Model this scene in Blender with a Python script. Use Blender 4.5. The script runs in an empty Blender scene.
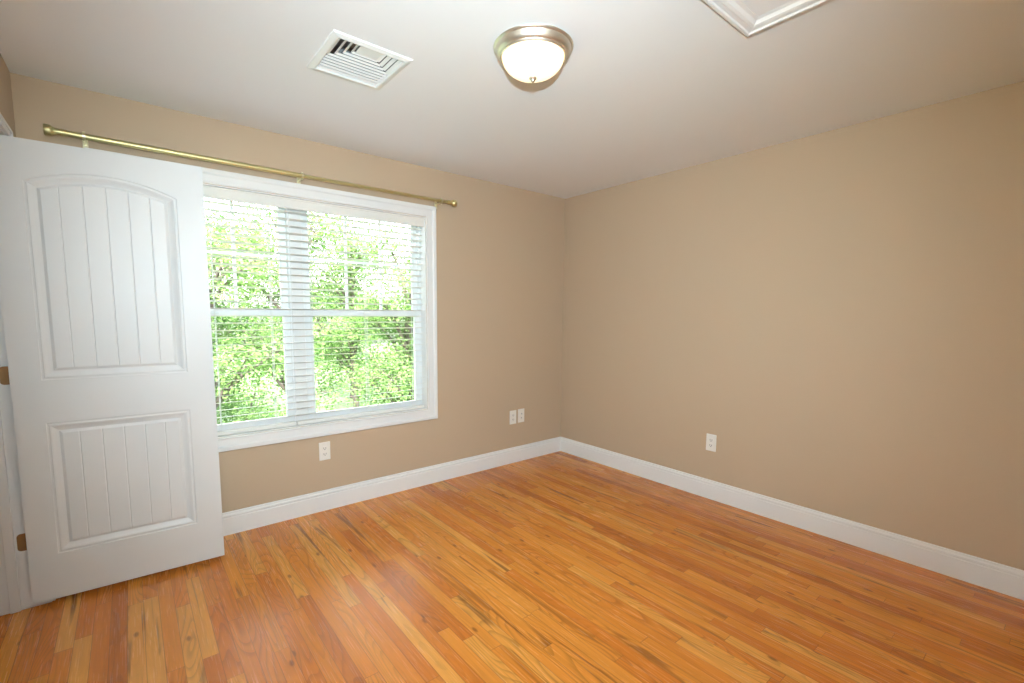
import bpy, bmesh, math, random
from mathutils import Vector, Matrix, noise
from mathutils.geometry import tessellate_polygon

S = bpy.context.scene
COL = S.collection
random.seed(7)
PI = math.pi

# ------------------------------------------------------------------ camera
YAW, PITCH, ROLL, FPX = 0.6764, -0.1031, 0.0064, 465.48
CAM = Vector((-3.2925, -3.1807, 1.3541))
right = Vector((math.cos(YAW), -math.sin(YAW), 0))
fw0 = Vector((math.sin(YAW), math.cos(YAW), 0))
UPV = Vector((0, 0, 1))
fw = fw0 * math.cos(PITCH) + UPV * math.sin(PITCH)
up = -fw0 * math.sin(PITCH) + UPV * math.cos(PITCH)
R_ = right * math.cos(ROLL) + up * math.sin(ROLL)
U_ = -right * math.sin(ROLL) + up * math.cos(ROLL)
cd = bpy.data.cameras.new('camera')
cam = bpy.data.objects.new('camera', cd)
COL.objects.link(cam)
cam.matrix_world = Matrix(((R_.x, U_.x, -fw.x, CAM.x), (R_.y, U_.y, -fw.y, CAM.y),
                           (R_.z, U_.z, -fw.z, CAM.z), (0, 0, 0, 1)))
cd.sensor_fit = 'HORIZONTAL'
cd.sensor_width = 36
cd.lens = FPX * 36 / 1024
cd.shift_x = 8.667 / 1024
cd.shift_y = 20.42 / 1024
cd.clip_start = 0.02
cd.clip_end = 200
S.camera = cam

# ------------------------------------------------------------------ exposure, sky, sun, flash
vs = S.view_settings
vs.view_transform = 'Standard'
vs.look = 'None'
vs.exposure = 0.08
vs.gamma = 1.0
vs.use_curve_mapping = False

w = bpy.data.worlds.new('sky')
S.world = w
w.use_nodes = True
nt = w.node_tree
sky = nt.nodes.new('ShaderNodeTexSky')
sky.sky_type = 'NISHITA'
sky.sun_disc = False
sky.sun_elevation = math.radians(48)
sky.sun_rotation = math.radians(200)
sky.dust_density = 4.0
sky.air_density = 1.2
hs = nt.nodes.new('ShaderNodeHueSaturation')       # thin bright haze: a paler sky
hs.inputs['Saturation'].default_value = 0.4
nt.links.new(sky.outputs[0], hs.inputs['Color'])
nt.links.new(hs.outputs[0], nt.nodes['Background'].inputs[0])
nt.nodes['Background'].inputs[1].default_value = 3.3

sd = bpy.data.lights.new('sun', 'SUN')
sd.energy = 42.0
sd.angle = math.radians(0.6)
sd.color = (1.0, 0.96, 0.86)
sun = bpy.data.objects.new('sun', sd)
COL.objects.link(sun)
sun.rotation_euler = (math.radians(42), 0, math.radians(-25))

# the photographer's flash in the camera's hot shoe: part of it goes straight ahead (it throws the
# ceiling lamp's shadow onto the ceiling), the rest is bounced off the ceiling and walls behind
def flash_head(name, energy, size, aim):
    d = bpy.data.lights.new(name, 'SPOT')
    d.energy = energy
    d.color = (0.70, 0.885, 1.0)
    d.shadow_soft_size = 0.012
    d.spot_size = math.radians(size)
    d.spot_blend = 1.0
    o = bpy.data.objects.new(name, d)
    COL.objects.link(o)
    o.location = CAM + Vector((0.0, 0.0, 0.27))
    o.rotation_euler = Vector(aim).normalized().to_track_quat('-Z', 'Y').to_euler()
flash_head('camera_flash', 335, 109, (math.sin(YAW - 0.03), math.cos(YAW - 0.03), -0.01))
flash_head('camera_flash_bounce', 640, 145, (-0.3 * math.sin(YAW), -0.3 * math.cos(YAW), 0.9))

# ------------------------------------------------------------------ materials
def material(name):
    m = bpy.data.materials.new(name)
    m.use_nodes = True
    return m, m.node_tree, m.node_tree.nodes['Principled BSDF']

def plain(name, col, rough=0.5, metal=0.0, spec=0.5, bump=0.0, scale=300.0, var=0.0):
    m, t, b = material(name)
    b.inputs['Base Color'].default_value = (*col, 1)
    b.inputs['Roughness'].default_value = rough
    b.inputs['Metallic'].default_value = metal
    b.inputs['Specular IOR Level'].default_value = spec
    tc = t.nodes.new('ShaderNodeTexCoord')
    n = t.nodes.new('ShaderNodeTexNoise')
    n.inputs['Scale'].default_value = scale
    n.inputs['Detail'].default_value = 3
    t.links.new(tc.outputs['Object'], n.inputs['Vector'])
    if bump:
        bp = t.nodes.new('ShaderNodeBump')
        bp.inputs['Strength'].default_value = bump
        bp.inputs['Distance'].default_value = 0.002
        t.links.new(n.outputs['Fac'], bp.inputs['Height'])
        t.links.new(bp.outputs[0], b.inputs['Normal'])
    if var:
        mr = t.nodes.new('ShaderNodeMapRange')
        mr.inputs['To Min'].default_value = 1 - var
        mr.inputs['To Max'].default_value = 1 + var
        mx = t.nodes.new('ShaderNodeMix')
        mx.data_type = 'RGBA'
        mx.blend_type = 'MULTIPLY'
        mx.inputs['Factor'].default_value = 1
        mx.inputs[6].default_value = (*col, 1)
        t.links.new(n.outputs['Fac'], mr.inputs['Value'])
        t.links.new(mr.outputs[0], mx.inputs[7])
        t.links.new(mx.outputs[2], b.inputs['Base Color'])
    return m

M_WALL = plain('taupe_wall_paint', (0.505, 0.385, 0.27), 0.6, bump=0.04, spec=0.3)
M_CEIL = plain('ceiling_paint', (0.84, 0.845, 0.85), 0.85, bump=0.04, spec=0.2)
M_TRIM = plain('white_trim_paint', (0.80, 0.79, 0.775), 0.38)
M_DOOR = plain('white_door_paint', (0.73, 0.73, 0.72), 0.42, bump=0.05, scale=120)
M_VINYL = plain('white_vinyl', (0.80, 0.81, 0.81), 0.4)
M_BLIND = plain('ivory_blind', (0.80, 0.775, 0.72), 0.45)
M_CORD = plain('white_cord', (0.8, 0.8, 0.77), 0.8)
M_BRASS = plain('satin_brass', (0.62, 0.55, 0.28), 0.42, metal=1.0)
M_PALEBRASS = plain('pale_bracket_brass', (0.78, 0.74, 0.52), 0.35, metal=1.0)
M_NICKEL = plain('brushed_nickel', (0.74, 0.69, 0.59), 0.42, metal=1.0)
M_BRONZE = plain('bronze_hinge', (0.30, 0.16, 0.06), 0.5, metal=0.4)
M_PLATE = plain('outlet_plastic', (0.82, 0.78, 0.72), 0.35)
M_DARK = plain('outlet_slot', (0.06, 0.05, 0.05), 0.6)
M_GREYJ = plain('jack_grey', (0.35, 0.35, 0.37), 0.5)
M_VENT = plain('vent_enamel', (0.82, 0.82, 0.79), 0.4)
M_DUCT = plain('duct_metal', (0.28, 0.28, 0.28), 0.7)
M_BARK = plain('bark', (0.045, 0.035, 0.028), 0.9, bump=0.5, scale=30, var=0.3)
M_LAWN = plain('lawn', (0.05, 0.09, 0.02), 0.9, scale=3, var=0.5)

def glass_mat():
    m, t, b = material('window_glass')
    t.nodes.remove(b)
    tr = t.nodes.new('ShaderNodeBsdfTransparent')
    tr.inputs[0].default_value = (0.97, 0.99, 0.98, 1)
    gl = t.nodes.new('ShaderNodeBsdfGlossy')
    gl.inputs['Roughness'].default_value = 0.02
    mx = t.nodes.new('ShaderNodeMixShader')
    fr = t.nodes.new('ShaderNodeFresnel')
    fr.inputs[0].default_value = 1.3
    t.links.new(fr.outputs[0], mx.inputs[0])
    t.links.new(tr.outputs[0], mx.inputs[1])
    t.links.new(gl.outputs[0], mx.inputs[2])
    t.links.new(mx.outputs[0], t.nodes['Material Output'].inputs[0])
    return m
M_GLASS = glass_mat()

def lamp_mat():
    m, t, b = material('lit_frosted_glass')
    b.inputs['Base Color'].default_value = (0.6, 0.57, 0.52, 1)
    b.inputs['Roughness'].default_value = 0.35
    b.inputs['Emission Color'].default_value = (1.0, 0.80, 0.50, 1)
    b.inputs['Emission Strength'].default_value = 1.25
    return m
M_LAMP = lamp_mat()

def leaf_mat(name, c1, c2):
    m, t, b = material(name)
    t.nodes.remove(b)
    tc = t.nodes.new('ShaderNodeTexCoord')
    n = t.nodes.new('ShaderNodeTexNoise')
    n.inputs['Scale'].default_value = 2.2
    n.inputs['Detail'].default_value = 5
    cr = t.nodes.new('ShaderNodeValToRGB')
    cr.color_ramp.elements[0].position = 0.35
    cr.color_ramp.elements[0].color = (*c1, 1)
    cr.color_ramp.elements[1].position = 0.65
    cr.color_ramp.elements[1].color = (*c2, 1)
    d = t.nodes.new('ShaderNodeBsdfDiffuse')
    tl = t.nodes.new('ShaderNodeBsdfTranslucent')
    mx = t.nodes.new('ShaderNodeMixShader')
    mx.inputs[0].default_value = 0.45
    t.links.new(tc.outputs['Object'], n.inputs['Vector'])
    t.links.new(n.outputs['Fac'], cr.inputs[0])
    t.links.new(cr.outputs[0], d.inputs[0])
    t.links.new(cr.outputs[0], tl.inputs[0])
    t.links.new(d.outputs[0], mx.inputs[1])
    t.links.new(tl.outputs[0], mx.inputs[2])
    t.links.new(mx.outputs[0], t.nodes['Material Output'].inputs[0])
    return m
M_LEAF_A = leaf_mat('fresh_leaves', (0.045, 0.105, 0.022), (0.150, 0.225, 0.085))
M_LEAF_B = leaf_mat('deep_leaves', (0.03, 0.075, 0.022), (0.10, 0.165, 0.065))

def floor_mat():
    m, t, b = material('oak_strip_floor')
    N, L = t.nodes, t.links
    def math_(op, a, bb=None, c=None):
        n = N.new('ShaderNodeMath')
        n.operation = op
        for i, v in enumerate((a, bb, c)):
            if v is None:
                continue
            if isinstance(v, (int, float)):
                n.inputs[i].default_value = v
            else:
                L.new(v, n.inputs[i])
        return n.outputs[0]
    tc = N.new('ShaderNodeTexCoord')
    sp = N.new('ShaderNodeSeparateXYZ')
    L.new(tc.outputs['Object'], sp.inputs[0])
    X, Y = sp.outputs[0], sp.outputs[1]
    W = 0.0572
    xs = math_('DIVIDE', X, W)
    col = math_('FLOOR', xs)
    fx = math_('FRACT', xs)
    wn = N.new('ShaderNodeTexWhiteNoise')
    wn.noise_dimensions = '1D'
    L.new(col, wn.inputs['W'])
    ln = math_('MULTIPLY_ADD', wn.outputs['Value'], 0.75, 0.55)
    wn2 = N.new('ShaderNodeTexWhiteNoise')
    wn2.noise_dimensions = '1D'
    L.new(math_('ADD', col, 57.3), wn2.inputs['W'])
    ys = math_('ADD', math_('DIVIDE', Y, ln), math_('MULTIPLY', wn2.outputs['Value'], 9.0))
    row = math_('FLOOR', ys)
    fy = math_('FRACT', ys)
    cmb = N.new('ShaderNodeCombineXYZ')
    L.new(col, cmb.inputs[0])
    L.new(row, cmb.inputs[1])
    bw = N.new('ShaderNodeTexWhiteNoise')
    bw.noise_dimensions = '2D'
    L.new(cmb.outputs[0], bw.inputs['Vector'])
    rnd = bw.outputs['Value']
    sc = N.new('ShaderNodeSeparateColor')
    L.new(bw.outputs['Color'], sc.inputs[0])
    # board tone
    cr = N.new('ShaderNodeValToRGB')
    e = cr.color_ramp.elements
    e[0].position = 0.0
    e[0].color = (0.420, 0.118, 0.0147, 1)
    e[1].position = 1.0
    e[1].color = (0.690, 0.300, 0.0595, 1)
    for p, c in ((0.2, (0.550, 0.166, 0.0210, 1)), (0.5, (0.605, 0.205, 0.0266, 1)), (0.8, (0.650, 0.238, 0.0336, 1))):
        q = e.new(p)
        q.color = c
    L.new(rnd, cr.inputs[0])
    # grain coordinates: stretched along the board, shifted per board
    def gvec(kx, ky, k):
        cv = N.new('ShaderNodeCombineXYZ')
        L.new(math_('MULTIPLY', X, kx), cv.inputs[0])
        L.new(math_('MULTIPLY_ADD', sc.outputs[1], 31.0, math_('MULTIPLY', Y, ky)), cv.inputs[1])
        L.new(math_('MULTIPLY', sc.outputs[2], k), cv.inputs[2])
        return cv.outputs[0]
    def tex(vec, scale, detail, dist=0.0):
        n = N.new('ShaderNodeTexNoise')
        n.inputs['Scale'].default_value = scale
        n.inputs['Detail'].default_value = detail
        n.inputs['Distortion'].default_value = dist
        L.new(vec, n.inputs['Vector'])
        return n.outputs['Fac']
    def ramp(fac, p0, p1, v0, v1):
        mr = N.new('ShaderNodeMapRange')
        mr.interpolation_type = 'SMOOTHSTEP'
        mr.inputs['From Min'].default_value = p0
        mr.inputs['From Max'].default_value = p1
        mr.inputs['To Min'].default_value = v0
        mr.inputs['To Max'].default_value = v1
        L.new(fac, mr.inputs['Value'])
        return mr.outputs[0]
    # cathedral figure: rings of a slow field
    slow = tex(gvec(10, 1.5, 40), 1.0, 0.5, 0.3)
    rings = math_('FRACT', math_('MULTIPLY', slow, 16.0))
    figure = math_('MULTIPLY', ramp(rings, 0.0, 0.55, 1.0, 0.0), ramp(rings, 0.0, 0.06, 0.0, 1.0))
    fine = tex(gvec(240, 6, 20), 1.0, 3.0)
    med = tex(gvec(55, 2.2, 60), 1.0, 3.0, 0.3)
    shade = math_('MULTIPLY', ramp(fine, 0.3, 0.7, 0.96, 1.03), ramp(med, 0.3, 0.7, 0.93, 1.05))
    shade = math_('MULTIPLY', shade, math_('MULTIPLY_ADD', math_('MULTIPLY', figure, ramp(sc.outputs[2], 0.3, 0.8, 0.15, 1.0)), -0.30, 1.04))
    # dark mineral streaks and knots
    st = tex(gvec(20, 1.1, 90), 1.0, 3.0, 0.9)
    streak = math_('MULTIPLY', ramp(st, 0.56, 0.68, 0.0, 1.0), ramp(sc.outputs[0], 0.35, 0.75, 0.15, 1.0))
    vo = N.new('ShaderNodeTexVoronoi')
    vo.voronoi_dimensions = '2D'
    vo.inputs['Scale'].default_value = 1.0
    L.new(gvec(6.0, 2.6, 13), vo.inputs['Vector'])
    vsep = N.new('ShaderNodeSeparateColor')
    L.new(vo.outputs['Color'], vsep.inputs[0])
    knot = math_('MULTIPLY', ramp(vo.outputs['Distance'], 0.02, 0.075, 1.0, 0.0), ramp(vsep.outputs[0], 0.56, 0.60, 0.0, 1.0))
    mark = math_('MAXIMUM', math_('MULTIPLY', streak, 0.75), math_('MULTIPLY', knot, 0.7))
    m1 = N.new('ShaderNodeMix')
    m1.data_type = 'RGBA'
    m1.blend_type = 'MULTIPLY'
    m1.inputs['Factor'].default_value = 1
    L.new(cr.outputs[0], m1.inputs[6])
    L.new(shade, m1.inputs[7])
    m2 = N.new('ShaderNodeMix')
    m2.data_type = 'RGBA'
    L.new(mark, m2.inputs['Factor'])
    L.new(m1.outputs[2], m2.inputs[6])
    m2.inputs[7].default_value = (0.11, 0.030, 0.006, 1)
    # joints between boards
    ex = math_('MINIMUM', fx, math_('SUBTRACT', 1.0, fx))
    ey = math_('MULTIPLY', math_('MINIMUM', fy, math_('SUBTRACT', 1.0, fy)), 15.0)
    joint = ramp(math_('MINIMUM', ex, ey), 0.008, 0.03, 1.0, 0.0)
    m3 = N.new('ShaderNodeMix')
    m3.data_type = 'RGBA'
    L.new(math_('MULTIPLY', joint, 0.55), m3.inputs['Factor'])
    L.new(m2.outputs[2], m3.inputs[6])
    m3.inputs[7].default_value = (0.12, 0.04, 0.012, 1)
    L.new(m3.outputs[2], b.inputs['Base Color'])
    b.inputs['Roughness'].default_value = 0.24
    b.inputs['Specular IOR Level'].default_value = 0.5
    rr = ramp(fine, 0.3, 0.7, 0.22, 0.28)
    L.new(rr, b.inputs['Roughness'])
    bp = N.new('ShaderNodeBump')
    bp.inputs['Strength'].default_value = 0.12
    bp.inputs['Distance'].default_value = 0.0008
    L.new(math_('SUBTRACT', math_('MULTIPLY', fine, 0.3), joint), bp.inputs['Height'])
    L.new(bp.outputs[0], b.inputs['Normal'])
    return m
M_FLOOR = floor_mat()

# ------------------------------------------------------------------ helpers
def obj(name, bm, mat, parent=None, smooth=False, loc=None):
    me = bpy.data.meshes.new(name)
    bmesh.ops.recalc_face_normals(bm, faces=bm.faces[:])
    bm.to_mesh(me)
    bm.free()
    me.materials.append(mat)
    if smooth:
        for p in me.polygons:
            p.use_smooth = True
        try:
            me.set_sharp_from_angle(angle=math.radians(40))
        except Exception:
            pass
    o = bpy.data.objects.new(name, me)
    COL.objects.link(o)
    if parent is not None:
        o.parent = parent
    if loc is not None:
        o.location = loc
    return o

def empty(name, loc=(0, 0, 0), rz=0.0):
    o = bpy.data.objects.new(name, None)
    o.empty_display_size = 0.1
    COL.objects.link(o)
    o.location = loc
    o.rotation_euler = (0, 0, rz)
    return o

def tag(o, label, cat, group=None):
    o['label'] = label
    o['category'] = cat
    if group:
        o['group'] = group
    return o

def structure(o, label=None):
    o['kind'] = 'structure'
    return o

def box(bm, x0, x1, y0, y1, z0, z1, bev=0.0, segs=2, mat=None):
    b2 = bmesh.new()
    r = bmesh.ops.create_cube(b2, size=1.0)
    bmesh.ops.scale(b2, vec=(x1 - x0, y1 - y0, z1 - z0), verts=b2.verts[:])
    if bev:
        bmesh.ops.bevel(b2, geom=b2.edges[:], offset=bev, segments=segs, affect='EDGES', profile=0.5)
    bmesh.ops.translate(b2, vec=((x0 + x1) / 2, (y0 + y1) / 2, (z0 + z1) / 2), verts=b2.verts[:])
    if mat is not None:
        bmesh.ops.transform(b2, matrix=mat, verts=b2.verts[:])
    merge(bm, b2)

def merge(bm, b2):
    vm = {v: bm.verts.new(v.co) for v in b2.verts}
    for f in b2.faces:
        try:
            bm.faces.new([vm[v] for v in f.verts])
        except ValueError:
            pass
    b2.free()

def lathe(bm, prof, seg=64, axis=Matrix.Identity(4), close=True):
    rings = []
    for r, z in prof:
        if r < 1e-6:
            rings.append([bm.verts.new(axis @ Vector((0, 0, z)))])
        else:
            rings.append([bm.verts.new(axis @ Vector((r * math.cos(2 * PI * i / seg), r * math.sin(2 * PI * i / seg), z))) for i in range(seg)])
    for a, b in zip(rings, rings[1:]):
        for i in range(seg):
            j = (i + 1) % seg
            if len(a) == 1 and len(b) == 1:
                continue
            if len(a) == 1:
                bm.faces.new((a[0], b[i], b[j]))
            elif len(b) == 1:
                bm.faces.new((a[i], a[j], b[0]))
            else:
                bm.faces.new((a[i], a[j], b[j], b[i]))

def extrude_profile(bm, prof, place, a, b, cap=True):
    """prof: list of 2-D points; place(u, v, t) -> Vector; swept from t=a to t=b"""
    va = [bm.verts.new(place(u, v, a)) for u, v in prof]
    vb = [bm.verts.new(place(u, v, b)) for u, v in prof]
    n = len(prof)
    for i in range(n):
        j = (i + 1) % n
        bm.faces.new((va[i], va[j], vb[j], vb[i]))
    if cap:
        bm.faces.new(va)
        bm.faces.new(vb)

def slab_with_hole(bm, us, vs, t0, t1, place):
    """3x3 cells (us, vs hold four values each), the middle one open"""
    g = {}
    for k, t in enumerate((t0, t1)):
        for i, u in enumerate(us):
            for j, v in enumerate(vs):
                g[i, j, k] = bm.verts.new(place(u, v, t))
    for i in range(3):
        for j in range(3):
            if i == 1 and j == 1:
                continue
            for k in (0, 1):
                bm.faces.new((g[i, j, k], g[i + 1, j, k], g[i + 1, j + 1, k], g[i, j + 1, k]))
    for (a, b) in (((1, 1), (2, 1)), ((2, 1), (2, 2)), ((2, 2), (1, 2)), ((1, 2), (1, 1))):
        bm.faces.new((g[a[0], a[1], 0], g[b[0], b[1], 0], g[b[0], b[1], 1], g[a[0], a[1], 1]))
    out = [(i, 0) for i in range(4)] + [(3, j) for j in range(1, 4)] + [(i, 3) for i in (2, 1, 0)] + [(0, j) for j in (2, 1)]
    for a, b in zip(out, out[1:] + out[:1]):
        bm.faces.new((g[a[0], a[1], 0], g[b[0], b[1], 0], g[b[0], b[1], 1], g[a[0], a[1], 1]))

def tube(bm, pts, radii, seg=8):
    rings = []
    n = len(pts)
    for k in range(n):
        p = Vector(pts[k])
        d = (Vector(pts[min(k + 1, n - 1)]) - Vector(pts[max(k - 1, 0)])).normalized()
        ref = Vector((0, 0, 1)) if abs(d.z) < 0.9 else Vector((1, 0, 0))
        a = d.cross(ref).normalized()
        b = d.cross(a)
        rings.append([bm.verts.new(p + (a * math.cos(2 * PI * i / seg) + b * math.sin(2 * PI * i / seg)) * radii[k]) for i in range(seg)])
    for a, b in zip(rings, rings[1:]):
        for i in range(seg):
            j = (i + 1) % seg
            bm.faces.new((a[i], a[j], b[j], b[i]))
    bm.faces.new(rings[0])
    bm.faces.new(rings[-1])

# ------------------------------------------------------------------ room shell
L, H, D = 3.65, 2.44, 3.66           # room: x -L..0, y -D..0
HX = -L - 1.35                        # far side of the hall beyond the doorway
WX0, WX1, WZ0, WZ1 = -3.33, -1.50, 0.605, 2.076
WT = 0.15

bm = bmesh.new()
box(bm, HX - 0.1, 0.1, -D - 0.1, 0.0, -0.12, 0.0)
structure(obj('floor', bm, M_FLOOR))

VX0, VX1, VY0, VY1 = -2.584, -2.297, -1.248, -0.950
bm = bmesh.new()
slab_with_hole(bm, [HX - 0.1, VX0, VX1, 0.1], [-D - 0.1, VY0, VY1, 0.0], H, H + 0.14, lambda u, v, t: Vector((u, v, t)))
structure(obj('ceiling', bm, M_CEIL))

bm = bmesh.new()
slab_with_hole(bm, [HX - 0.1, WX0, WX1, 0.15], [-0.12, WZ0, WZ1, H + 0.14], 0.0, WT, lambda u, v, t: Vector((u, t, v)))
structure(obj('wall_back', bm, M_WALL))

bm = bmesh.new()
box(bm, 0.0, 0.15, -D - 0.1, 0.0, 0, H)
structure(obj('wall_right', bm, M_WALL))
bm = bmesh.new()
box(bm, HX, 0.0, -D - 0.1, -D, 0, H)
structure(obj('wall_front', bm, M_WALL))
bm = bmesh.new()
box(bm, HX - 0.1, HX, -D - 0.1, 0, 0, H)
structure(obj('wall_hallway', bm, M_WALL))

# left wall with the doorway
JY = -0.265                            # face of the hinge jamb
OY0, OY1, OZ = -1.80, JY, 2.083       # finished opening
LW = 0.17
bm = bmesh.new()
slab = [(-D, OY0 - 0.02, 0, H), (OY1 + 0.02, 0.0, 0, H), (OY0 - 0.02, OY1 + 0.02, OZ + 0.02, H)]
for a, b, c, d in slab:
    box(bm, -L - LW, -L, a, b, c, d)
structure(obj('wall_left', bm, M_WALL))

# door jamb with stops, and the casing on both sides of the wall
jt = empty('trim_1', (-L, (OY0 + OY1) / 2, 0))
structure(jt)
off = Vector((L, -(OY0 + OY1) / 2, 0))
def local(bm):
    bmesh.ops.translate(bm, vec=off, verts=bm.verts[:])
    return bm
bm = bmesh.new()
box(bm, -L - LW, -L, OY1, OY1 + 0.019, 0, OZ + 0.019)
box(bm, -L - LW, -L, OY0 - 0.019, OY0, 0, OZ + 0.019)
box(bm, -L - LW, -L, OY0, OY1, OZ, OZ + 0.019)
box(bm, -L - 0.135, -L - 0.1, OY1 - 0.011, OY1, 0, OZ, 0.002)
box(bm, -L - 0.135, -L - 0.1, OY0, OY0 + 0.011, 0, OZ, 0.002)
box(bm, -L - 0.135, -L - 0.1, OY0, OY1, OZ - 0.011, OZ, 0.002)
obj('jamb', local(bm), M_TRIM, jt)
CW = 0.034
for nm, xa, sgn in (('casing', -L, 1), ('casing', -L - LW, -1)):
    bm = bmesh.new()
    for k, (ins, th, wid) in enumerate(((0.005, 0.011, CW), (0.024, 0.018, CW))):
        x0, x1 = (xa, xa + sgn * th)
        x0, x1 = min(x0, x1), max(x0, x1)
        if k == 0:
            box(bm, x0, x1, OY1 + ins, OY1 + wid, 0, OZ + wid, 0.002)
            box(bm, x0, x1, OY0 - wid, OY0 - ins, 0, OZ + wid, 0.002)
            box(bm, x0, x1, OY0 - wid, OY1 + wid, OZ + ins, OZ + wid, 0.002)
        else:
            box(bm, x0, x1, OY1 + ins, OY1 + wid + 0.002, 0, OZ + wid + 0.002, 0.003)
            box(bm, x0, x1, OY0 - wid - 0.002, OY0 - ins, 0, OZ + wid + 0.002, 0.003)
            box(bm, x0, x1, OY0 - wid - 0.002, OY1 + wid + 0.002, OZ + ins, OZ + wid + 0.002, 0.003)
    obj(nm, local(bm), M_TRIM, jt)

# baseboards
BH, BT = 0.14, 0.0168
bprof = [(0, 0), (BT, 0), (BT, BH - 0.036), (BT - 0.003, BH - 0.032), (BT - 0.003, BH - 0.028), (BT - 0.001, BH - 0.025),
         (BT - 0.002, BH - 0.017), (BT - 0.007, BH - 0.011), (BT - 0.008, BH - 0.003), (BT - 0.010, BH), (0, BH)]
bm = bmesh.new()
extrude_profile(bm, bprof, lambda u, v, t: Vector((t, -u, v)), -L, 0)
structure(obj('baseboard_back', bm, M_TRIM))
bm = bmesh.new()
extrude_profile(bm, bprof, lambda u, v, t: Vector((-u, t, v)), -D + BT, -BT)
structure(obj('baseboard_right', bm, M_TRIM))
bm = bmesh.new()
extrude_profile(bm, bprof, lambda u, v, t: Vector((t, -D + u, v)), -L + BT, 0)
structure(obj('baseboard_front', bm, M_TRIM))
bm = bmesh.new()
extrude_profile(bm, bprof, lambda u, v, t: Vector((-L + u, t, v)), -D, OY0 - CW - 0.002)
extrude_profile(bm, bprof, lambda u, v, t: Vector((-L + u, t, v)), OY1 + CW + 0.002, -BT)
structure(obj('baseboard_left', bm, M_TRIM))

# ------------------------------------------------------------------ the open door
DW, DT, DZ0, DZ1 = 0.7505, 0.035, 0.0285, 2.078
door = empty('door_1', (-3.7085, -0.303, 0), math.atan2(-0.0308, 0.7505))
structure(door)
PX0, PX1 = 0.0985, 0.636
PC = (PX0 + PX1) / 2
def outline(x0, x1, z0, zs, za, d, n=24):
    pts = [(x0 + d, z0 + d), (x1 - d, z0 + d)]
    a, b = x1 - d, x0 + d
    if za > zs:
        for i in range(n + 1):
            x = a + (b - a) * i / n
            q = (x - PC) / ((x1 - x0) / 2)
            pts.append((x, arch(q, zs, za) - d * 1.0))
    else:
        pts += [(a, zs - d), (b, zs - d)]
    return pts
def arch(q, zs, za):
    # circular arc through (+-1, zs) with apex za
    half = (PX1 - PX0) / 2
    s = za - zs
    r = (half * half + s * s) / (2 * s)
    return za - r + math.sqrt(max(r * r - (q * half) ** 2, 0))
panels = [(PX0, PX1, 1.047, 1.905, 1.968), (PX0, PX1, 0.241, 0.853, 0.853)]
steps = [(0.0, 0.0), (0.003, 0.0035), (0.009, 0.0035), (0.012, 0.001), (0.018, 0.0025), (0.027, 0.007), (0.036, 0.0105), (0.040, 0.0115), (0.052, 0.0045)]
def door_face(bm, y0, sg):
    outer = [(0, DZ0), (DW, DZ0), (DW, DZ1), (0, DZ1)]
    polys = [[Vector((x, z, 0)) for x, z in outer]]
    for p in panels:
        polys.append([Vector((x, z, 0)) for x, z in outline(*p, 0.0)])
    flat = [v for p in polys for v in p]
    vv = [bm.verts.new((v.x, y0, v.y)) for v in flat]
    for tri in tessellate_polygon(polys):
        try:
            bm.faces.new([vv[i] for i in tri])
        except ValueError:
            pass
    for p in panels:
        prev = None
        for d, dep in steps:
            ring = [bm.verts.new((x, y0 + sg * dep, z)) for x, z in outline(*p, d)]
            if prev:
                n = len(ring)
                for i in range(n):
                    j = (i + 1) % n
                    bm.faces.new((prev[i], prev[j], ring[j], ring[i]))
            prev = ring
        # tongue-and-groove field
        x0, x1, z0, zs, za = p
        d, dep = steps[-1]
        fx0, fx1, fz0 = x0 + d, x1 - d, z0 + d
        top = (lambda x: arch((x - PC) / ((x1 - x0) / 2), zs, za) - d) if za > zs else (lambda x: zs - d)
        gw, gd = 0.0035, 0.0022
        grooves = [PC + k * 0.08 for k in (-2, -1, 0, 1, 2)]
        cuts = [fx0] + [g + s * gw for g in grooves for s in (-1, 1)] + [fx1]
        for a, b in zip(cuts[::2], cuts[1::2]):
            xs = [a + (b - a) * i / 5 for i in range(6)]
            pts = [(a, fz0), (b, fz0)] + [(x, top(x)) for x in reversed(xs)]
            bm.faces.new([bm.verts.new((x, y0 + sg * dep, z)) for x, z in pts])
        for g in grooves:
            for xa, ya, xb, yb in ((g - gw, dep, g, dep + gd), (g, dep + gd, g + gw, dep)):
                bm.faces.new([bm.verts.new(c) for c in ((xa, y0 + sg * ya, fz0), (xb, y0 + sg * yb, fz0),
                                                        (xb, y0 + sg * yb, top(xb)), (xa, y0 + sg * ya, top(xa)))])
bm = bmesh.new()
door_face(bm, 0.0, 1)
door_face(bm, DT, -1)
edge = [(0, DZ0), (DW, DZ0), (DW, DZ1), (0, DZ1)]
for (xa, za), (xb, zb) in zip(edge, edge[1:] + edge[:1]):
    bm.faces.new([bm.verts.new(c) for c in ((xa, 0, za), (xb, 0, zb), (xb, DT, zb), (xa, DT, za))])
bmesh.ops.remove_doubles(bm, verts=bm.verts[:], dist=0.00005)
dl = obj('door_leaf', bm, M_DOOR, door)
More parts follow.
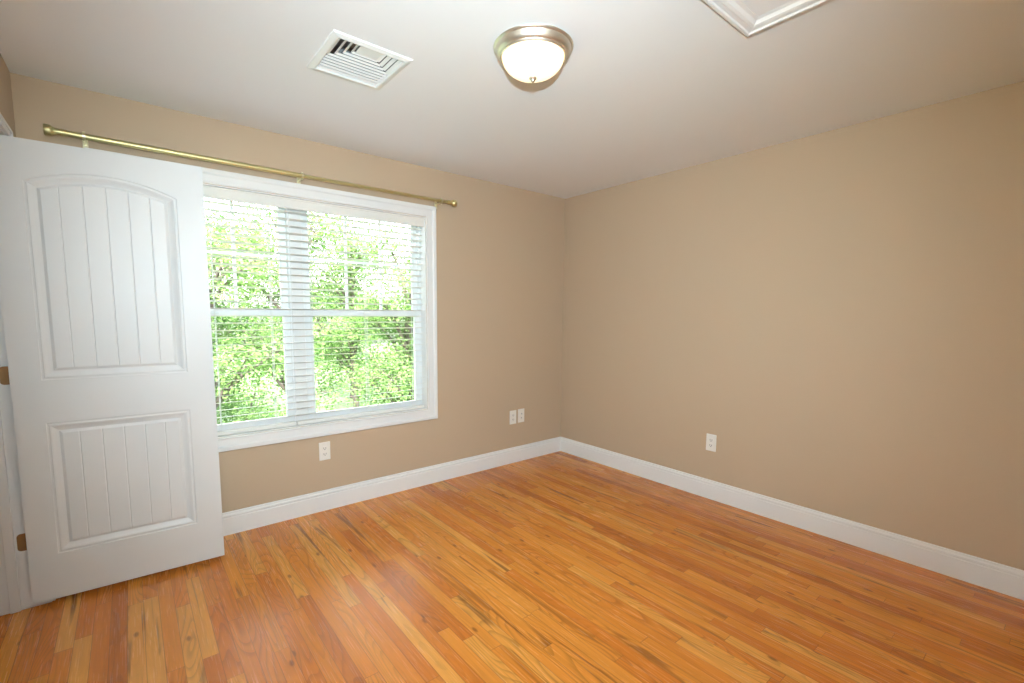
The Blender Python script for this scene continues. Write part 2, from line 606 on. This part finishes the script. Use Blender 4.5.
# hinges: leaf let into the jamb, leaf on the door edge, knuckle between
for zc in (1.86, 1.073, 0.315):
    h = empty('hinge', (0, 0, zc))
    h.parent = door
    # leaf on the jamb, set in the door's local axes
    yj = JY + 0.303
    bm = bmesh.new()
    b2 = bmesh.new()
    r, hw, hh = 0.014, 0.036, 0.04
    pts = []
    for cx_, cz_, a0 in ((-hw + r, -hh + r, PI), (-hw + r, hh - r, PI / 2)):
        for i in range(7):
            a = a0 + (PI / 2) * i / 6 if a0 == PI else a0 + (PI / 2) * i / 6
            pts.append((cx_ + r * math.cos(a), cz_ + r * math.sin(a)))
    left = sorted(pts[:7], key=lambda q: -q[1]), sorted(pts[7:], key=lambda q: q[1])
    poly = [(0.03, -hh)] + [(-hw + r + r * math.cos(PI * 1.5 - PI / 2 * i / 6), -hh + r + r * math.sin(PI * 1.5 - PI / 2 * i / 6)) for i in range(7)] \
        + [(-hw + r + r * math.cos(PI - PI / 2 * i / 6), hh - r + r * math.sin(PI - PI / 2 * i / 6)) for i in range(7)] + [(0.03, hh)]
    b2.free()
    va = [bm.verts.new((x, yj - 0.0022, z)) for x, z in poly]
    vb = [bm.verts.new((x, yj + 0.0005, z)) for x, z in poly]
    bm.faces.new(va)
    bm.faces.new(vb)
    for i in range(len(poly)):
        j = (i + 1) % len(poly)
        bm.faces.new((va[i], va[j], vb[j], vb[i]))
    obj('hinge_leaf', bm, M_BRONZE, h)
    bm = bmesh.new()
    lathe(bm, [(0, -0.044), (0.006, -0.044), (0.006, 0.044), (0, 0.044)], 16, Matrix.Translation((0.062, yj + 0.0, 0)))
    obj('hinge_knuckle', bm, M_BRONZE, h, True)

# ------------------------------------------------------------------ window
win = empty('window_1', ((WX0 + WX1) / 2, 0, WZ0))
structure(win)
wo = Vector((-(WX0 + WX1) / 2, 0, -WZ0))
def wobj(name, bm, mat, parent=win, smooth=False):
    bmesh.ops.translate(bm, vec=wo, verts=bm.verts[:])
    return obj(name, bm, mat, parent, smooth)
# casing: mitred picture frame with a raised outer band
def frame_sweep(bm, x0, x1, z0, z1, prof):
    """prof: (outward offset, y) closed polyline; swept round the opening with mitres"""
    loops = []
    for sx, sz in ((-1, -1), (1, -1), (1, 1), (-1, 1)):
        loops.append([bm.verts.new(((x0 if sx < 0 else x1) + sx * u, y, (z0 if sz < 0 else z1) + sz * u)) for u, y in prof])
    n = len(prof)
    for k in range(4):
        a, b = loops[k], loops[(k + 1) % 4]
        for i in range(n):
            j = (i + 1) % n
            bm.faces.new((a[i], a[j], b[j], b[i]))
bm = bmesh.new()
frame_sweep(bm, WX0, WX1, WZ0, WZ1, [(0.002, 0.0), (0.002, -0.008), (0.005, -0.011), (0.012, -0.011), (0.016, -0.009), (0.050, -0.012), (0.054, -0.016), (0.059, -0.019),
                                     (0.079, -0.019), (0.083, -0.016), (0.083, 0.0)])
wobj('casing', bm, M_TRIM)
bm = bmesh.new()
frame_sweep(bm, WX0, WX1, WZ0, WZ1, [(0.0, 0.0), (0.0, 0.075), (-0.006, 0.075), (-0.006, 0.0)])
wobj('jamb_lining', bm, M_TRIM)
# vinyl frames of the two units, and the mullion cover between them
UN = [(-3.334, -2.455), (-2.377, -1.506)]
bm = bmesh.new()
for a, b in UN:
    frame_sweep(bm, a, b, WZ0 + 0.006, WZ1 - 0.006, [(0.0, 0.075), (0.0, 0.145), (-0.012, 0.145), (-0.012, 0.075)])
wobj('window_frame', bm, M_VINYL)
bm = bmesh.new()
box(bm, UN[0][1], UN[1][0], 0.073, 0.145, WZ0 + 0.006, WZ1 - 0.006, 0.003)
wobj('mullion', bm, M_TRIM)
Z_LO0, Z_M0, Z_M1, Z_UP1 = 0.615, 1.331, 1.373, WZ1 - 0.018
ST = 0.040
for a, b in UN:
    a2, b2 = a + 0.010, b - 0.010
    # upper sash, outer track
    bm = bmesh.new()
    frame_sweep(bm, a2 + ST, b2 - ST, Z_M1, Z_UP1 - 0.03, [(ST, 0.114), (ST, 0.140), (0.0, 0.140), (-0.004, 0.132), (-0.004, 0.122), (0.0, 0.114)])
    up_ = wobj('upper_sash', bm, M_VINYL)
    bm = bmesh.new()
    box(bm, a2 + ST - 0.006, b2 - ST + 0.006, 0.1255, 0.1285, Z_M1 - 0.006, Z_UP1 - 0.025)
    wobj('pane', bm, M_GLASS, up_)
    gx0, gx1 = a2 + ST, b2 - ST
    bm = bmesh.new()
    for k in (1, 2):
        xk = gx0 + (gx1 - gx0) * k / 3
        box(bm, xk - 0.009, xk + 0.009, 0.121, 0.1335, Z_M1, Z_UP1 - 0.03, 0.002)
    zk = 1.711
    box(bm, gx0, gx1, 0.1205, 0.134, zk - 0.009, zk + 0.009, 0.002)
    wobj('grille', bm, M_VINYL, up_)
    # lower sash, inner track
    bm = bmesh.new()
    frame_sweep(bm, a2 + ST, b2 - ST, 0.664, Z_M0, [(ST, 0.080), (ST, 0.109), (0.0, 0.109), (-0.004, 0.100), (-0.004, 0.090), (0.0, 0.080)])
    lo_ = wobj('lower_sash', bm, M_VINYL)
    bm = bmesh.new()
    box(bm, a2 + ST - 0.006, b2 - ST + 0.006, 0.0945, 0.0975, 0.66, Z_M0 + 0.006)
    wobj('pane', bm, M_GLASS, lo_)
    bm = bmesh.new()
    xm = (a + b) / 2
    box(bm, xm - 0.03, xm + 0.03, 0.074, 0.0805, Z_M0 + 0.012, Z_M0 + 0.026, 0.003)
    wobj('sash_lock', bm, M_VINYL, lo_)

# ------------------------------------------------------------------ blinds
TILT = math.radians(8.5)
def blind(x0, x1, ladders, label):
    root = empty('window_blind', ((x0 + x1) / 2, 0.03, WZ0 + 0.007))
    tag(root, label, 'window blind', 'faux wood blinds in the double window')
    o = -Vector(root.location)
    def put(name, bm, mat):
        bmesh.ops.translate(bm, vec=o, verts=bm.verts[:])
        return obj(name, bm, mat, root)
    bm = bmesh.new()
    box(bm, x0, x1, 0.028, 0.068, WZ1 - 0.058, WZ1 - 0.014, 0.002)
    put('headrail', bm, M_BLIND)
    bm = bmesh.new()
    box(bm, x0, x1, 0.026, 0.069, WZ0 + 0.007, WZ0 + 0.030, 0.004)
    put('bottom_rail', bm, M_BLIND)
    bm = bmesh.new()
    z = WZ0 + 0.030 + 0.040
    n = 0
    while z < WZ1 - 0.062:
        rot = Matrix.Translation((0, 0.047, z)) @ Matrix.Rotation(-TILT, 4, 'X')
        box(bm, x0, x1, -0.0215, 0.0215, -0.0012, 0.0012, 0.0009, 1, rot)
        z += 0.0437
        n += 1
    put('slats', bm, M_BLIND)
    for lx in ladders:
        bm = bmesh.new()
        for yy in (0.0241, 0.0699):
            tube(bm, [(lx, yy, WZ0 + 0.02), (lx, yy, WZ1 - 0.03)], [0.0013, 0.0013], 6)
        tube(bm, [(lx, 0.047, WZ0 + 0.02), (lx, 0.047, WZ1 - 0.03)], [0.001, 0.001], 6)
        put('ladder_cord', bm, M_CORD)
blind(-3.328, -2.466, (-3.20, -2.892, -2.585), 'ivory slatted blind in the left half of the window, beside the open door')
blind(-2.459, -1.512, (-2.34, -1.966, -1.592), 'ivory slatted blind in the right half of the window, over both right panes')
bm = bmesh.new()
vp = [(0.0, 0.0), (0.010, 0.0), (0.011, 0.008), (0.009, 0.014), (0.009, 0.053), (0.011, 0.058), (0.010, 0.066), (0.0, 0.066)]
vz = WZ1 - 0.0075 - 0.066
extrude_profile(bm, vp, lambda u, v, t: Vector((t, 0.0215 - u, vz + v)), -3.332, -1.508)
va = tag(obj('blind_valance', bm, M_BLIND), 'long ivory valance strip across the top of the window above both blinds', 'valance')

# ------------------------------------------------------------------ curtain rod
RY, RZ = -0.085, 2.191
rod = tag(empty('curtain_rod', (-2.42, RY, RZ)), 'long satin brass curtain rod on the wall above the window', 'curtain rod')
ax = Matrix.Rotation(PI / 2, 4, 'Y')
def rodpart(name, prof, x, mat, seg=24, flip=1):
    bm = bmesh.new()
    lathe(bm, prof, seg, Matrix.Translation((x + 2.42, 0, 0)) @ Matrix.Rotation(flip * PI / 2, 4, 'Y'))
    return obj(name, bm, mat, rod, True)
rodpart('rod_tube', [(0, 0), (0.0135, 0), (0.0135, 1.12), (0, 1.12)], -3.53, M_BRASS)
rodpart('rod_tube', [(0, 0), (0.0105, 0), (0.0105, 1.10), (0, 1.10)], -2.42, M_BRASS)
cap = [(0, -0.012), (0.0142, -0.012), (0.0152, -0.008), (0.0145, 0.004), (0.0150, 0.018), (0.0175, 0.028), (0.0235, 0.034), (0.0250, 0.038), (0.0250, 0.054), (0.023, 0.059), (0, 0.061)]
rodpart('end_cap', cap, -3.488, M_BRASS, 32, -1)
rodpart('end_cap', cap, -1.345, M_BRASS, 32, 1)
for x in (-3.408, -2.405, -1.412):
    bm = bmesh.new()
    q = x + 2.42
    lathe(bm, [(0.0137, -0.006), (0.0175, -0.006), (0.0175, 0.006), (0.0137, 0.006), (0.0137, -0.006)], 24, Matrix.Translation((q, 0, 0)) @ ax)
    tube(bm, [(q, 0.012, -0.008), (q, 0.045, -0.012), (q, 0.08, -0.014)], [0.006, 0.006, 0.006], 10)
    box(bm, q - 0.011, q + 0.011, 0.077, 0.085, -0.045, 0.022, 0.002)
    tube(bm, [(q, 0, 0.014), (q, 0, 0.022)], [0.004, 0.005], 10)
    tube(bm, [(q, 0, -0.014), (q, 0, -0.024)], [0.004, 0.005], 10)
    obj('bracket', bm, M_PALEBRASS, rod)

# ------------------------------------------------------------------ ceiling light
lx_, ly_ = -1.938, -1.675
lamp = tag(empty('ceiling_light', (lx_, ly_, H)), 'lit flush dome lamp with a brushed nickel ring on the ceiling', 'ceiling light')
bm = bmesh.new()
lathe(bm, [(0, 0), (0.148, 0), (0.157, -0.0025), (0.163, -0.008), (0.161, -0.012), (0.155, -0.015), (0.153, -0.020), (0.150, -0.030), (0.144, -0.038), (0.139, -0.041),
           (0.138, -0.045), (0.134, -0.048), (0.129, -0.047), (0.127, -0.041), (0.120, -0.040), (0, -0.040)], 96)
obj('base_pan', bm, M_NICKEL, lamp, True)
bm = bmesh.new()
pr = [(0.1265, -0.041)]
for i in range(1, 17):
    a = i / 16 * PI / 2
    pr.append((0.1265 * math.cos(a) ** 0.92 if i < 16 else 0, -0.041 - 0.079 * math.sin(a)))
lathe(bm, pr, 96)
obj('glass_dome', bm, M_LAMP, lamp, True)
bm = bmesh.new()
lathe(bm, [(0, -0.116), (0.013, -0.1165), (0.016, -0.121), (0.0155, -0.126), (0.010, -0.130), (0.009, -0.134), (0.006, -0.138), (0, -0.140)], 24)
obj('finial', bm, M_NICKEL, lamp, True)

# ------------------------------------------------------------------ ceiling vent (three-way register)
vcx, vcy = (VX0 + VX1) / 2, (VY0 + VY1) / 2
vent = tag(empty('ceiling_vent', (vcx, vcy, H)), 'white square louvred air vent in the ceiling above the window side', 'air vent')
hx, hy = (VX1 - VX0) / 2, (VY1 - VY0) / 2
bm = bmesh.new()
loops = []
prof = [(-0.004, 0.012), (-0.004, -0.008), (0.0, -0.0105), (0.005, -0.0105), (0.024, -0.006), (0.026, 0.0)]
for sx, sy in ((-1, -1), (1, -1), (1, 1), (-1, 1)):
    loops.append([bm.verts.new((sx * (hx + u), sy * (hy + u), z)) for u, z in prof])
for k in range(4):
    a, b = loops[k], loops[(k + 1) % 4]
    for i in range(len(prof) - 1):
        bm.faces.new((a[i], a[i + 1], b[i + 1], b[i]))
obj('vent_frame', bm, M_VENT, vent)
bm = bmesh.new()
box(bm, -hx + 0.001, -hx + 0.003, -hy, hy, 0.0, 0.13)
box(bm, hx - 0.003, hx - 0.001, -hy, hy, 0.0, 0.13)
box(bm, -hx + 0.003, hx - 0.003, -hy + 0.001, -hy + 0.003, 0.0, 0.13)
box(bm, -hx + 0.003, hx - 0.003, hy - 0.003, hy - 0.001, 0.0, 0.13)
box(bm, -hx + 0.003, hx - 0.003, -hy + 0.003, hy - 0.003, 0.128, 0.13)
obj('duct', bm, M_DUCT, vent)
def blade(bm, p, q, out, wd=0.009, dp=0.005):
    """thin louvre between p and q whose lower edge leans along out"""
    p, q, out = Vector((*p, 0)), Vector((*q, 0)), Vector((*out, 0))
    z0 = 0.002
    A = [p - out * wd / 2 + Vector((0, 0, z0)), q - out * wd / 2 + Vector((0, 0, z0)),
         q + out * wd / 2 + Vector((0, 0, z0 - dp)), p + out * wd / 2 + Vector((0, 0, z0 - dp))]
    nrm = (A[1] - A[0]).cross(A[2] - A[1]).normalized() * 0.0007
    lo = [bm.verts.new(c - nrm) for c in A]
    hi = [bm.verts.new(c + nrm) for c in A]
    bm.faces.new(lo)
    bm.faces.new(hi)
    for i in range(4):
        j = (i + 1) % 4
        bm.faces.new((lo[i], lo[j], hi[j], hi[i]))
bm = bmesh.new()
ix, iy = hx - 0.004, hy - 0.004
pit = 0.0250
nx = 4                                    # nested U-shaped blades round the blank plate
yb = -iy + 0.080                          # far edge of the blank plate
for k in range(nx):
    xo = ix - pit * (nx - 1 - k) - 0.008
    yo = yb + pit * k
    blade(bm, (-xo, yo), (xo, yo), (0, 1))
    blade(bm, (-xo, -iy), (-xo, yo), (-1, 0), 0.012, 0.006)
    blade(bm, (xo, -iy), (xo, yo), (1, 0), 0.015, 0.006)
yo = yb + pit * nx
while yo < iy - 0.004:
    blade(bm, (-ix, yo), (ix, yo), (0, 1))
    yo += pit
obj('louvres', bm, M_VENT, vent)
bm = bmesh.new()
box(bm, -(ix - pit * 3 - 0.008) + 0.010, (ix - pit * 3 - 0.008) - 0.010, -iy, yb - 0.012, -0.004, -0.002, 0.0005)
obj('blank_plate', bm, M_VENT, vent)

# ------------------------------------------------------------------ attic hatch
hatch = tag(empty('attic_hatch', (-1.742, -2.642, H)), 'white attic hatch panel with stepped moulding on the ceiling', 'attic hatch')
hw, hh = 0.379, 0.375
bm = bmesh.new()
prof = [(0.0, 0.0), (0.0, -0.016), (-0.006, -0.020), (-0.016, -0.020), (-0.020, -0.015), (-0.034, -0.013), (-0.038, -0.017), (-0.050, -0.014), (-0.060, -0.006), (-0.072, -0.004), (-0.076, 0.0)]
loops = []
for sx, sy in ((-1, -1), (1, -1), (1, 1), (-1, 1)):
    loops.append([bm.verts.new((sx * (hw + u), sy * (hh + u), z)) for u, z in prof])
for k in range(4):
    a, b = loops[k], loops[(k + 1) % 4]
    for i in range(len(prof)):
        j = (i + 1) % len(prof)
        bm.faces.new((a[i], a[j], b[j], b[i]))
obj('moulding', bm, M_TRIM, hatch)
bm = bmesh.new()
box(bm, -hw + 0.074, hw - 0.074, -hh + 0.074, hh - 0.074, -0.0035, 0.0)
obj('hatch_panel', bm, M_CEIL, hatch)

# ------------------------------------------------------------------ outlets
def plate(name, loc, rz, label, cat, kind, group=None):
    """wall plate facing local -y, origin at its centre on the wall"""
    root = tag(empty(name, loc, rz), label, cat, group)
    bm = bmesh.new()
    box(bm, -0.0375, 0.0375, -0.006, 0.0, -0.0625, 0.0625, 0.003)
    obj('cover_plate', bm, M_PLATE, root)
    if kind == 'duplex':
        for dz in (0.0195, -0.0195):
            bm = bmesh.new()
            box(bm, -0.0165, 0.0165, -0.0075, -0.005, dz - 0.0145, dz + 0.0145, 0.001)
            rc = obj('receptacle', bm, M_PLATE, root)
            bm = bmesh.new()
            box(bm, -0.0085, -0.0055, -0.0079, -0.007, dz - 0.004, dz + 0.007)
            box(bm, 0.0055, 0.0085, -0.0079, -0.007, dz - 0.004, dz + 0.007)
            box(bm, -0.0025, 0.0025, -0.0079, -0.007, dz - 0.011, dz - 0.006)
            obj('slots', bm, M_DARK, rc)
        bm = bmesh.new()
        lathe(bm, [(0, 0), (0.003, 0), (0.003, 0.001), (0, 0.0015)], 12, Matrix.Translation((0, -0.0058, 0)) @ Matrix.Rotation(PI / 2, 4, 'X'))
        obj('screw', bm, M_PLATE, root)
    else:
        for dz in (0.018, -0.02):
            bm = bmesh.new()
            box(bm, -0.011, 0.011, -0.008, -0.005, dz - 0.009, dz + 0.009, 0.001)
            jk = obj('jack', bm, M_PLATE, root)
            bm = bmesh.new()
            if dz > 0:
                lathe(bm, [(0, 0), (0.0055, 0), (0.0055, 0.007), (0.002, 0.007), (0, 0.0065)], 16, Matrix.Translation((0, -0.0078, dz)) @ Matrix.Rotation(PI / 2, 4, 'X'))
                obj('coaxial_plug', bm, M_GREYJ, jk)
            else:
                box(bm, -0.006, 0.006, -0.0085, -0.0075, dz - 0.005, dz + 0.005)
                obj('socket_opening', bm, M_GREYJ, jk)
        for dz in (0.048, -0.048):
            bm = bmesh.new()
            lathe(bm, [(0, 0), (0.003, 0), (0.003, 0.001), (0, 0.0015)], 12, Matrix.Translation((0, -0.0058, dz)) @ Matrix.Rotation(PI / 2, 4, 'X'))
            obj('screw', bm, M_PLATE, root)
G = 'white wall plates low on the taupe walls'
plate('wall_outlet', (-2.301, 0, 0.414), 0, 'white duplex outlet on the taupe wall below the window', 'wall outlet', 'duplex', G)
plate('wall_outlet', (-0.626, 0, 0.421), 0, 'white duplex outlet near the corner, at the window side of a pair', 'wall outlet', 'duplex', G)
plate('cable_outlet', (-0.528, 0, 0.424), 0, 'white cable jack plate nearest the room corner, beside a duplex outlet', 'wall outlet', 'jack', G)
plate('wall_outlet', (0, -1.531, 0.421), -PI / 2, 'lone white duplex outlet on the taupe wall without a window', 'wall outlet', 'duplex', G)

# ------------------------------------------------------------------ outdoors: ground and trees
bm = bmesh.new()
box(bm, -30, 40, 0.6, 60, -3.2, -3.0)
structure(obj('ground', bm, M_LAWN))

def tree(x, y, base, blobs, nleaf, size, mat, label, seed):
    rnd = random.Random(seed)
    root = tag(empty('tree', (x, y, base)), label, 'tree', 'leafy trees outside the window')
    top = max(b[2] for b in blobs)
    bm = bmesh.new()
    th = top * 0.8
    pts = [(0.05 * math.sin(k * 1.3 + seed), 0.05 * math.cos(k * 1.7 + seed), th * k / 8) for k in range(9)]
    tube(bm, pts, [0.13 * (1 - 0.085 * k) for k in range(9)], 10)
    obj('trunk', bm, M_BARK, root, True)
    for bx, by, bz, br in blobs:
        bm = bmesh.new()
        s = Vector((0, 0, max(0.9, bz - 1.2)))
        e = Vector((bx, by, bz))
        mid = s.lerp(e, 0.5) + Vector((0, 0, 0.15))
        tube(bm, [s, mid, e], [0.05, 0.035, 0.015], 7)
        for q in range(5):
            d = Vector((rnd.gauss(0, 1), rnd.gauss(0, 1), rnd.gauss(0.2, 0.8))).normalized() * br * 0.85
            tube(bm, [mid.lerp(e, 0.6 + 0.08 * q), e + d * 0.55, e + d], [0.016, 0.010, 0.004], 5)
        obj('branch', bm, M_BARK, root, True)
    verts, faces = [], []
    wsum = sum(b[3] ** 2 for b in blobs)
    for bx, by, bz, br in blobs:
        c = Vector((bx, by, bz))
        k = int(nleaf * br ** 2 / wsum)
        done = 0
        while done < k:
            # sprays of leaves round twig ends
            d = Vector((rnd.gauss(0, 1), rnd.gauss(0, 1), rnd.gauss(0, 1))).normalized()
            tip = c + Vector((d.x, d.y, d.z * 0.85)) * br * rnd.uniform(0.45, 1.08)
            for q in range(rnd.randint(7, 12)):
                p = tip + Vector((rnd.gauss(0, 1), rnd.gauss(0, 1), rnd.gauss(0, 0.7))) * 0.11
                ln = size * rnd.uniform(0.7, 1.25)
                a = Vector((rnd.gauss(0, 1), rnd.gauss(0, 1), rnd.gauss(-0.25, 0.5))).normalized()
                n = Vector((rnd.gauss(0, 0.6), rnd.gauss(0, 0.6) - 0.3, 1)).normalized()
                s = a.cross(n).normalized()
                n = s.cross(a)
                i0 = len(verts)
                verts += [p, p + a * ln * 0.35 + s * ln * 0.27 + n * ln * 0.05, p + a * ln * 0.7 + s * ln * 0.2 + n * ln * 0.03, p + a * ln - n * ln * 0.08,
                          p + a * ln * 0.7 - s * ln * 0.2 + n * ln * 0.03, p + a * ln * 0.35 - s * ln * 0.27 + n * ln * 0.05]
                faces += [(i0, i0 + 1, i0 + 2, i0 + 3), (i0, i0 + 3, i0 + 4, i0 + 5)]
                done += 1
    me = bpy.data.meshes.new('foliage')
    me.from_pydata([tuple(v) for v in verts], [], faces)
    me.materials.append(mat)
    fo = bpy.data.objects.new('foliage', me)
    COL.objects.link(fo)
    fo.parent = root

def crown(seed, n, rx, rz, zc, r0, r1):
    rnd = random.Random(seed)
    out = []
    for i in range(n):
        a = 2 * PI * i / n * 2.4
        t = (i + 0.5) / n
        rr = rx * math.sqrt(rnd.uniform(0.1, 1))
        out.append((rr * math.cos(a), rr * math.sin(a), zc + rz * (2 * t - 1), rnd.uniform(r0, r1)))
    return out
tree(-2.45, 6.0, -3.0, crown(11, 20, 1.3, 1.9, 4.0, 0.5, 0.8), 17000, 0.07, M_LEAF_A, 'light green leafy tree close outside the left window panes', 1)
tree(1.6, 6.3, -3.0, crown(12, 20, 1.05, 1.9, 3.9, 0.5, 0.8), 17000, 0.07, M_LEAF_A, 'light green leafy tree close outside the right window panes', 2)
tree(-3.9, 10.9, -3.0, crown(15, 18, 1.0, 2.2, 4.6, 0.6, 0.9), 12000, 0.085, M_LEAF_A, 'middle-distance green tree at the door side of the window view', 5)
tree(0.0, 9.9, -3.0, crown(13, 20, 1.2, 2.6, 4.7, 0.65, 1.0), 17000, 0.085, M_LEAF_A, 'middle-distance green tree seen behind the window mullion', 3)
tree(4.5, 9.9, -3.0, crown(14, 20, 1.2, 2.7, 4.7, 0.65, 1.0), 16000, 0.085, M_LEAF_A, 'middle-distance green tree at the right edge of the window view', 4)
tree(3.1, 13.6, -3.0, crown(17, 22, 1.35, 2.9, 4.9, 0.7, 1.05), 15000, 0.10, M_LEAF_A, 'middle-distance green tree seen through the middle of the right panes', 6)
for k, (tx, ty) in enumerate(((-6.3, 17.5), (-1.4, 15.6), (5.4, 20.0), (9.2, 16.0), (13.4, 19.5))):
    tree(tx, ty, -3.0, crown(20 + k, 24, 1.5, 3.3, 4.4, 0.9, 1.3), 13000, 0.13, M_LEAF_B, 'far tree glimpsed only through gaps in the nearer foliage', 30 + k)
